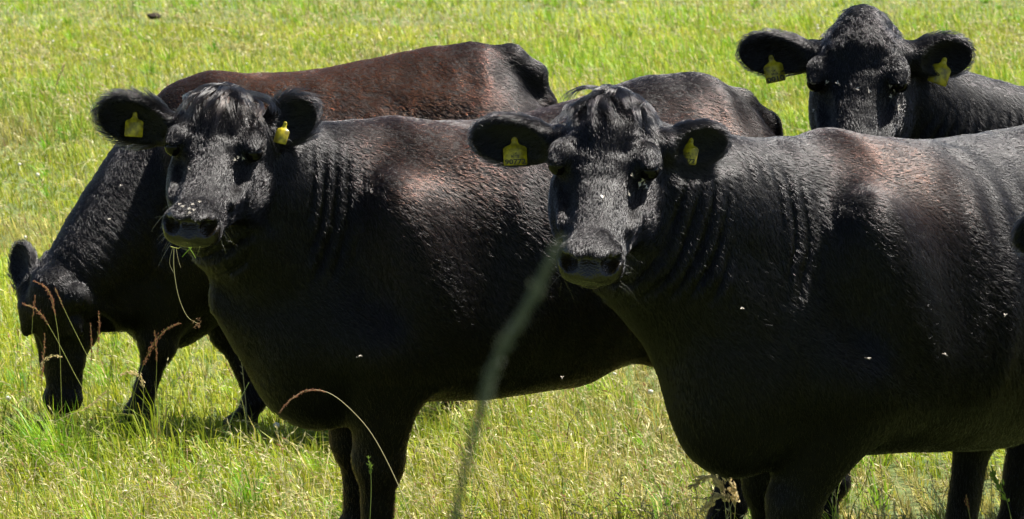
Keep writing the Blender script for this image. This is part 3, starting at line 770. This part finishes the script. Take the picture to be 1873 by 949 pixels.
def spikelets(P, D, ln, wd, r, npl=2):
    """thin seed husks: two crossed diamonds each. P (n,3) base, D (n,3) unit direction"""
    n = len(P); a = unit(np.cross(D, r.normal(0, 1, (n, 3)))); b = unit(np.cross(D, a)); Vs, Fs = [], []
    for k, w_ in enumerate((a, b)[:npl]):
        Vs.append(np.stack([P, P+D*ln[:, None]*.4+w_*wd[:, None]/2, P+D*ln[:, None], P+D*ln[:, None]*.4-w_*wd[:, None]/2], 1).reshape(-1, 3))
        Fs.append(np.arange(n*4).reshape(n, 4)+k*n*4)
    return np.concatenate(Vs), np.concatenate(Fs)
def seed_grass(name, bands, seed):
    r = np.random.default_rng(seed); x, y = scatter(bands, r)
    n1, n2, n3, lush, dry = fields(x, y); k = r.random(len(x)) < .20+.8*dry*(1-.7*lush); x, y = x[k], y[k]; n = len(x)
    H_ = r.uniform(.09, .23, n)*np.where(r.random(n) < .10, 1.8, 1.0)*np.interp(y, [13, 50], [1, 1.1]); lean = r.uniform(.15, 1.3, n); az_ = r.normal(math.pi, 1.2, n)
    dx, dy = np.cos(az_)*lean, np.sin(az_)*lean*.6; sc = np.interp(y, [13, 22, 50], [1, 1.3, 2.4])
    base = np.stack([x, y, ground_z(x, y)], 1)
    def at(t): 
        t = np.asarray(t)[..., None]; d = np.stack([dx, dy, np.zeros(n)], 1)
        return base+H_[:, None]*(d*t**2*.9+np.array([0, 0, 1.])*(t*1.0-.28*lean[:, None]*t**3))
    Vs, Fs, Cs = [], [], []; off = 0
    st = np.array([.56, .50, .22])*r.uniform(.6, 1.3, (n, 1)); gr = np.array([.30, .42, .08])*r.uniform(.7, 1.2, (n, 1))
    cs = np.where(r.random((n, 1)) < .55, st, gr)
    W = np.stack([np.ones(n), np.zeros(n), np.zeros(n)], 1)*(.0010*sc)[:, None]
    ring = [at(np.full(n, t)) for t in (0, .35, .7, 1.)]
    V = np.stack([ring[0]-W, ring[0]+W, ring[1]+W, ring[1]-W, ring[2]+W, ring[2]-W, ring[3]+W*.6, ring[3]-W*.6], 1).reshape(-1, 3)
    i = np.arange(n)*8; F = np.concatenate([np.stack([i, i+1, i+2, i+3], 1), np.stack([i+3, i+2, i+4, i+5], 1), np.stack([i+5, i+4, i+6, i+7], 1)])
    Vs.append(V); Fs.append(F); Cs.append(np.repeat(cs, 8, 0)); off += len(V)
    m = 7
    for q in range(m):
        t = .62+.40*q/(m-1); p = at(np.full(n, t)); d0 = unit(at(np.full(n, min(t+.05, 1.05)))-p)
        D = unit(d0+r.normal(0, .38, (n, 3))); ln = r.uniform(.012, .024, n)*sc; wd = r.uniform(.0030, .0052, n)*sc
        v, f = spikelets(p, D, ln, wd, r, 1 if q % 2 else 2); Vs.append(v); Fs.append(f+off); off += len(v)
        c = np.array([.78, .70, .40])*r.uniform(.5, 1.15, (n, 1)); c = np.where(r.random((n, 1)) < .08, np.array([.42, .22, .13]), c)
        Cs.append(np.tile(np.repeat(c, 4, 0), (len(v)//(4*n), 1)))
    return mesh_obj(name, np.concatenate(Vs), np.concatenate(Fs), M_STRAW, attrs={'tint': np.clip(np.concatenate(Cs), 0, .9)}, smooth=False)
sg = seed_grass('seeding_grass', [(12.6, 14, 250), (14, 17, 200), (17, 22, 120), (22, 32, 50), (32, 60, 16)], 9)
tag(sg, 'pale straw seed heads leaning all through the green pasture grass', 'seeding grass', kind='stuff')

# the pasture goes on past both sides of the frame: the same sheet of grass turned about the viewer's foot point
for o_, w_ in ((g, 'meadow grass'), (tg, 'tussocks of longer grass'), (sg, 'straw seed heads')):
    for sg_, side_ in ((1, 'left'), (-1, 'right')):
        c_ = o_.copy(); C.objects.link(c_); c_.rotation_euler = (0, 0, sg_*.262); c_['label'] = w_+' continuing beyond the '+side_+' edge of the view'

# small white clover heads
def clover():
    r = np.random.default_rng(3); x, y = scatter([(14, 30, 1.1), (30, 55, .5)], r); Vs, Fs = [], []; off = 0
    for a, b in zip(x, y):
        v, f = ico(np.array([a, b, float(ground_z(a, b))+r.uniform(.06, .11)]), r.uniform(.008, .013), 1); v = v+r.normal(0, .0015, v.shape)
        Vs.append(v); Fs.append(f+off); off += len(v)
    V = np.concatenate(Vs); o = mesh_obj('white_clover', V, np.concatenate(Fs), M_STRAW, attrs={'tint': np.tile([.7, .68, .58], (len(V), 1))})
    tag(o, 'tiny white clover heads dotted sparsely through the pasture grass', 'clover', kind='stuff')
clover()

# ------------------------------------------------------------------ single tall grass stalks
def tube(P, R, n=5):
    P = np.asarray(P, float); T = unit(np.gradient(P, axis=0)); a = unit(np.cross(T, np.array([0, 1., .01]))); b = np.cross(T, a)
    th = np.linspace(0, 2*np.pi, n, endpoint=False)
    V = (P[:, None]+np.asarray(R)[:, None, None]*(a[:, None]*np.cos(th)[None, :, None]+b[:, None]*np.sin(th)[None, :, None])).reshape(-1, 3)
    i = np.arange(len(P)*n).reshape(-1, n); j = np.roll(i, -1, 1)
    return V, np.stack([i[:-1], j[:-1], j[1:], i[1:]], -1).reshape(-1, 4)
def smooth_path(pts, n=26):
    pts = np.asarray(pts, float)
    if len(pts) == 2: return pts[0]+(pts[1]-pts[0])*np.linspace(0, 1, n)[:, None]
    out = []; Q = np.vstack([2*pts[0]-pts[1], pts, 2*pts[-1]-pts[-2]]); m = max(3, n//(len(pts)-1))
    for i in range(1, len(Q)-2):
        for t in np.linspace(0, 1, m, endpoint=False):
            out.append(.5*((2*Q[i])+(-Q[i-1]+Q[i+1])*t+(2*Q[i-1]-5*Q[i]+4*Q[i+1]-Q[i+2])*t*t+(-Q[i-1]+3*Q[i]-3*Q[i+1]+Q[i+2])*t**3))
    out.append(pts[-1]); return np.array(out)
BROWN_H, PALE_H, GREEN_H = (.40, .20, .12), (.70, .58, .34), (.26, .36, .07)
def stalk(label, Y, path, head, kind='pale', stem_col=(.42, .44, .14), rad=.0011, dens=1.0, name='grass_stalk', group=None, root_down=True, ln=.008, spread=.0035):
    """path: points of the plant seen in the photograph from root to tip, at distance Y; head: fraction where the seed head begins"""
    r = np.random.default_rng(abs(hash(label)) % 1000 if False else len(label)*7+int(Y*100) % 97)
    pts = [PX(a, b, Y) for a, b in path]; Lg = sum(np.linalg.norm(pts[i+1]-pts[i]) for i in range(len(pts)-1))
    if root_down:
        b0 = pts[0].copy(); gz = float(ground_z(b0[0], Y))
        if b0[2] > gz+.02:
            d = unit(pts[1]-pts[0]); g0 = np.array([b0[0]-d[0]*.35*(b0[2]-gz), Y+.02, gz-.01]); m = max(1, int(np.linalg.norm(b0-g0)/(Lg/len(path))))
            pts = [g0+(b0-g0)*(np.array([.75, 1, 1])*q/m+np.array([.25, 0, 0])*(q/m)**2) for q in range(m)]+pts
        else: pts[0][2] = gz-.01
    P = smooth_path(pts, max(60, 4*len(pts))); Lc = np.concatenate([[0], np.cumsum(np.linalg.norm(np.diff(P, axis=0), axis=1))]); tt = Lc/Lc[-1]
    if head < 1: head = 1-(1-head)*min(1, Lg/Lc[-1])
    P[:, 1] += .012*np.sin(tt*5+len(label))
    org = P[0].copy(); root = empty(name, tuple(org)); tag(root, label, 'grass stalk', group)
    Vt, Ft = tube(P-org, rad*np.interp(tt, [0, 1], [1.25, .55]))
    mesh_obj('stem', Vt, Ft, M_STRAW, root, {'tint': np.tile(stem_col, (len(Vt), 1))})
    if head < 1:
        n = int(70*dens*(1-head)*Lc[-1]/.12)+6; t = head+(1-head)*r.random(n)**.9; p = np.stack([np.interp(t, tt, P[:, q]) for q in range(3)], 1)
        d = np.stack([np.interp(np.minimum(t+.03, 1), tt, P[:, q])-np.interp(np.maximum(t-.03, 0), tt, P[:, q]) for q in range(3)], 1); d = unit(d)
        env = np.clip(np.sin((t-head)/(1-head)*math.pi*.85+.35), .25, 1)
        p = p+r.normal(0, 1, (n, 3))*spread*env[:, None]*np.array([1, 1, .6])+np.array([0, 0, -1])*np.abs(r.normal(0, spread*.6, n))[:, None]*env[:, None]
        v, f = spikelets(p-org, unit(d+r.normal(0, .35, (n, 3))), r.uniform(.6, 1.2, n)*ln, r.uniform(.28, .42, n)*ln, r)
        c = np.array({'brown': BROWN_H, 'pale': PALE_H, 'green': GREEN_H, 'grey': (.15, .17, .12)}[kind])*r.uniform(.6, 1.35, (n, 1))
        mesh_obj('seed_head', v, f, M_STRAW, root, {'tint': np.clip(np.tile(np.repeat(c, 4, 0), (2, 1)), 0, .9)}, smooth=False)
    return root
stalk('tall stalk with drooping brown seed head crossing the grazing face at its eye', 14.3, [(112, 700), (110, 640), (102, 580), (88, 530), (62, 514)], .60, 'brown', dens=1.6)
stalk('long slanting stalk with tan seed head hooked left over the grazing face', 14.25, [(165, 735), (135, 680), (100, 615), (70, 570), (42, 556)], .72, 'brown', dens=1.2)
stalk('straight slanting stalk in front of the grazing cow, its bare tip by the neck', 14.2, [(185, 700), (150, 630), (120, 570), (101, 528)], .80, 'brown', dens=.7, spread=.0015)
stalk('thin upright stalk at the left of the grazing face with a small head', 14.35, [(57, 700), (57, 640), (60, 580), (65, 540)], .72, 'brown', spread=.0015)
stalk('upright stalk with a narrow dark red head low against the muzzle', 14.3, [(74, 760), (77, 690), (81, 640), (82, 610)], .30, 'brown', dens=1.2, spread=.0022)
stalk('upright stalk with tan spike beside the right of the grazing face', 14.3, [(172, 720), (177, 660), (181, 610), (180, 571)], .45, 'brown', dens=1.2, spread=.002)
stalk('faint thin spike just left of the taller tan spike', 14.4, [(160, 730), (166, 680), (168, 630), (166, 592)], .5, 'brown', spread=.0014)
stalk('short stalk whose pale hooked seed head curls left below the eye', 14.2, [(80, 770), (72, 710), (76, 670), (92, 650), (112, 652)], .62, 'pale', dens=1.4)
stalk('brown plume leaning right, low over the knee of the grazing cow', 14.5, [(225, 800), (248, 710), (272, 645), (300, 605), (328, 590)], .55, 'brown', dens=1.4, spread=.005)
stalk('upright brown spike between the plume and the front leg', 14.5, [(282, 760), (285, 700), (286, 650), (283, 604)], .62, 'brown', spread=.002)
stalk('fallen straw coloured stalk lying across the grass below the grazing muzzle', 14.2, [(82, 785), (120, 762), (160, 745), (195, 714)], .55, 'pale', (.62, .54, .28), dens=1.6, spread=.003)
stalk('pale stalk arching over the dark front leg of the grazing cow', 14.55, [(255, 800), (262, 730), (258, 695), (243, 680), (222, 685)], .6, 'pale', dens=1.6, spread=.005, ln=.011)
stalk('thin stalk with reddish tip beside the far front leg', 14.3, [(452, 790), (445, 740), (430, 700), (415, 666)], .78, 'brown', spread=.0014)
stalk('long green blade slanting right past the far front leg', 14.3, [(412, 800), (430, 750), (455, 700)], 1.0, stem_col=(.45, .52, .22), rad=.0018)
stalk('arching stalk with drooping reddish seed head against the dark chest', 11.7, [(752, 949), (720, 870), (680, 795), (640, 748), (600, 718), (560, 714), (530, 732), (513, 752)], .74, 'brown', (.62, .55, .34), rad=.0013, dens=1.5, spread=.0024)
stalk('upright green flowering stalk in front of the dark foreleg', 11.6, [(677, 949), (679, 900), (678, 860), (674, 838)], .72, 'green', (.34, .42, .12), dens=1.3, spread=.003, ln=.010)
stalk('green stalk with long pointed spikelets against the hind leg at the lower right', 11.5, [(1850, 949), (1842, 915), (1830, 890), (1818, 868)], .35, 'green', (.34, .42, .12), dens=.5, spread=.004, ln=.022)
stalk('reddish spike standing at the left edge of the hind leg', 11.6, [(1775, 949), (1771, 930), (1767, 905)], .35, 'brown', spread=.002)
stalk('tall pale stalk standing in the open grass at upper left', 18.0, [(96, 250), (98, 200), (102, 160), (118, 118)], .7, 'pale', (.55, .55, .18), rad=.0022, ln=.012)
stalk('blurred grey green grass head close to the viewer crossing the middle', 2.15, [(832, 949), (848, 870), (872, 770), (905, 660), (955, 570), (1000, 485), (1022, 440)], .28, 'grey', (.13, .14, .09), rad=.0038, dens=7, spread=.0013, ln=.0052, name='grass_stalk')
stalk('dark thin stem slanting between foreleg and hind leg of the right cow', 13.2, [(1560, 930), (1575, 900), (1590, 860), (1600, 815)], 1.0, stem_col=(.22, .25, .09), rad=.0012)
# seed cluster in front of the hind leg seen under the right cow's brisket
for i, (p, l) in enumerate([([(1330, 975), (1322, 900), (1300, 872), (1265, 890)], 'pale drooping oat head nearest the brisket of the right cow'),
                            ([(1335, 975), (1335, 925), (1318, 905), (1285, 930)], 'pale drooping oat head lower and left of the foreleg'),
                            ([(1340, 975), (1345, 930), (1340, 890), (1325, 868)], 'pale upright oat head leaning against the foreleg shadow')]):
    stalk(l, 12.4, p, .45, 'pale', (.5, .5, .2), dens=.9, spread=.007, ln=.022)

# grass held in the mouth of cow B
def mouth_grass():
    c = PX(348, 450, 11.52)
    root = empty('grass_wisp', tuple(c)); tag(root, 'wisp of green and dry grass hanging from the chewing cow\'s mouth', 'grass wisp')
    for col, pts, rad in (((.50, .46, .24), [(318, 452), (318, 490), (326, 540), (342, 578), (362, 592)], .0010), ((.45, .42, .24), [(316, 452), (310, 480), (318, 500)], .0006),
                          ((.30, .42, .06), [(350, 452), (340, 462), (333, 470)], .0018), ((.24, .36, .05), [(345, 452), (352, 462), (358, 472)], .0013),
                          ((.40, .40, .10), [(312, 451), (325, 454), (330, 452)], .0012), ((.3, .3, .1), [(366, 450), (363, 460), (361, 466)], .0008), ((.5, .45, .25), [(322, 452), (326, 475), (331, 490)], .0006)):
        P = smooth_path([PX(a, b, 11.50) for a, b in pts], 16)-c; v, f = tube(P, np.full(len(P), rad)*np.linspace(1, .5, len(P)))
        mesh_obj('blade', v, f, M_STRAW, root, {'tint': np.tile(col, (len(v), 1))})
    e = PX(362, 592, 11.5)-c; r = np.random.default_rng(2); n = 26
    v, f = spikelets(e+r.normal(0, .006, (n, 3)), unit(r.normal(0, 1, (n, 3))+np.array([0, 0, -.5])), r.uniform(.006, .012, n), r.uniform(.001, .002, n), r)
    mesh_obj('rootlet', v, f, M_STRAW, root, {'tint': np.tile((.42, .26, .15), (len(v), 1))}, smooth=False)
mouth_grass()

# ------------------------------------------------------------------ flies
M_FLY = simple_mat('fly_body', (.05, .04, .03), .35)
M_WING = simple_mat('fly_wing', (.36, .32, .26), .3, .6)
BV = {k_: cow_bvh(c_) for k_, c_ in dict(B=cowB, C=cowC, D=cowD).items()}
def fly(px, py, key, label, group, size=1.0, Y=None):
    if Y is None:
        o = Vector((0, 0, CAM_H)); d = (Vector(PX(px, py, 12.)) - o).normalized(); loc, nrm, _, _ = BV[key].ray_cast(o, d)
        if loc is None: return
        p = np.array(loc)+np.array(nrm)*.008; nn = np.array(nrm)
    else: p = PX(px, py, Y); nn = np.array([0, -.3, 1.])
    root = empty('fly', tuple(p)); tag(root, label, 'fly', group)
    nn = unit(nn); a = rng.normal(0, 1, 3); a = unit(a-nn*(a@nn)); b = np.cross(nn, a); M = np.stack([a, b, nn], 1)*size
    v, f = ico(np.zeros(3), 1.0, 1); v1 = v*np.array([.0042, .0020, .0018])
    v2 = v*.0019+np.array([.0050, 0, .0004])
    mesh_obj('fly_body', np.concatenate([v1, v2])@M.T, np.concatenate([f, f+len(v)]), M_FLY, root)
    for s_ in (-1, 1):
        w_ = np.array([[.001, 0, .0022], [-.003, s_*.0028, .0030], [-.0075, s_*.0042, .0026], [-.0078, s_*.0020, .0024], [-.004, s_*.0004, .0024]])
        w2 = w_-np.array([0, 0, .0003]); m = 5
        mesh_obj('wing', np.concatenate([w_, w2])@M.T, [np.array([[0, 1, 2, 3, 4]]), np.array([[9, 8, 7, 6, 5]])], M_WING, root, smooth=False)
for (x, y) in [(349, 312), (337, 382), (350, 380), (344, 388), (362, 374), (328, 378), (355, 391), (345, 394)]: fly(x, y, 'B', 'small fly on the nose bridge of the cow with grass in its mouth', 'flies on the left cow\'s nose', 1.1)
for (x, y) in [(427, 294), (434, 288), (441, 286)]: fly(x, y, 'B', 'small fly at the eye of the cow with grass in its mouth', 'flies at the left cow\'s eye', 1.1)
for (x, y) in [(1153, 323), (1165, 342), (1172, 338), (1176, 346), (1168, 332), (1174, 326)]: fly(x, y, 'C', 'small fly in the eye corner of the cow tagged 90772', 'flies at the right cow\'s eye', 1.1)
fly(1102, 367, 'C', 'lone fly halfway down the face of the cow tagged 90772', None, 1.2)
fly(1144, 354, 'C', 'lone fly beside the nose bridge below the tagged cow\'s eye', None, 1.1)
for (x, y) in [(1511, 150), (1536, 156), (1566, 165), (1587, 166)]: fly(x, y, 'D', 'small fly in the row across the forehead of the upper right cow', 'flies across the upper right cow\'s forehead', 1.3)
for (x, y) in [(1629, 155), (1634, 163), (1650, 160), (1626, 177), (1638, 198), (1641, 194)]: fly(x, y, 'D', 'small fly around the weeping eye of the upper right cow', 'flies at the upper right cow\'s eye', 1.3)
fly(1495, 202, 'D', 'lone fly on the dark cheek of the upper right cow', None, 1.2)
for px, py, Y, l in [(1357, 564, 10.9, 'fly hovering before the neck of the right cow'), (1730, 650, 10.9, 'fly hovering low before the right cow\'s flank'), (1838, 578, 10.9, 'fly hovering near the right edge before the dark flank'),
                     (656, 653, 11.6, 'fly hovering before the dark chest of the left cow'), (1028, 692, 11.9, 'fly hovering before the belly of the left cow'), (220, 341, 13.6, 'fly hovering before the neck of the grazing cow'),
                     (198, 401, 13.6, 'tiny fly hovering lower before the grazing cow\'s shoulder'), (1586, 656, 10.9, 'fly hovering behind the foreleg of the right cow')]:
    fly(px, py, None, l, None, 1.2, Y)

# dark clod in the open grass at the top left
def clod():
    p = PX(282, 36, 45.5); z = float(ground_z(p[0], 45.5)); v, f = ico(np.zeros(3), 1, 3)
    v = v*np.array([.075, .08, .035])*(1+.5*(noise(v*1.0+3, 2.2, 1)-.5)[:, None]); v = v+[p[0], 45.5, z+.10]
    o = mesh_obj('dung_clod', v, f, simple_mat('dark_dung', (.05, .035, .025), .9, .2, 1., 60)); tag(o, 'dark dry clod lying in the open grass near the top left', 'clod')
clod()
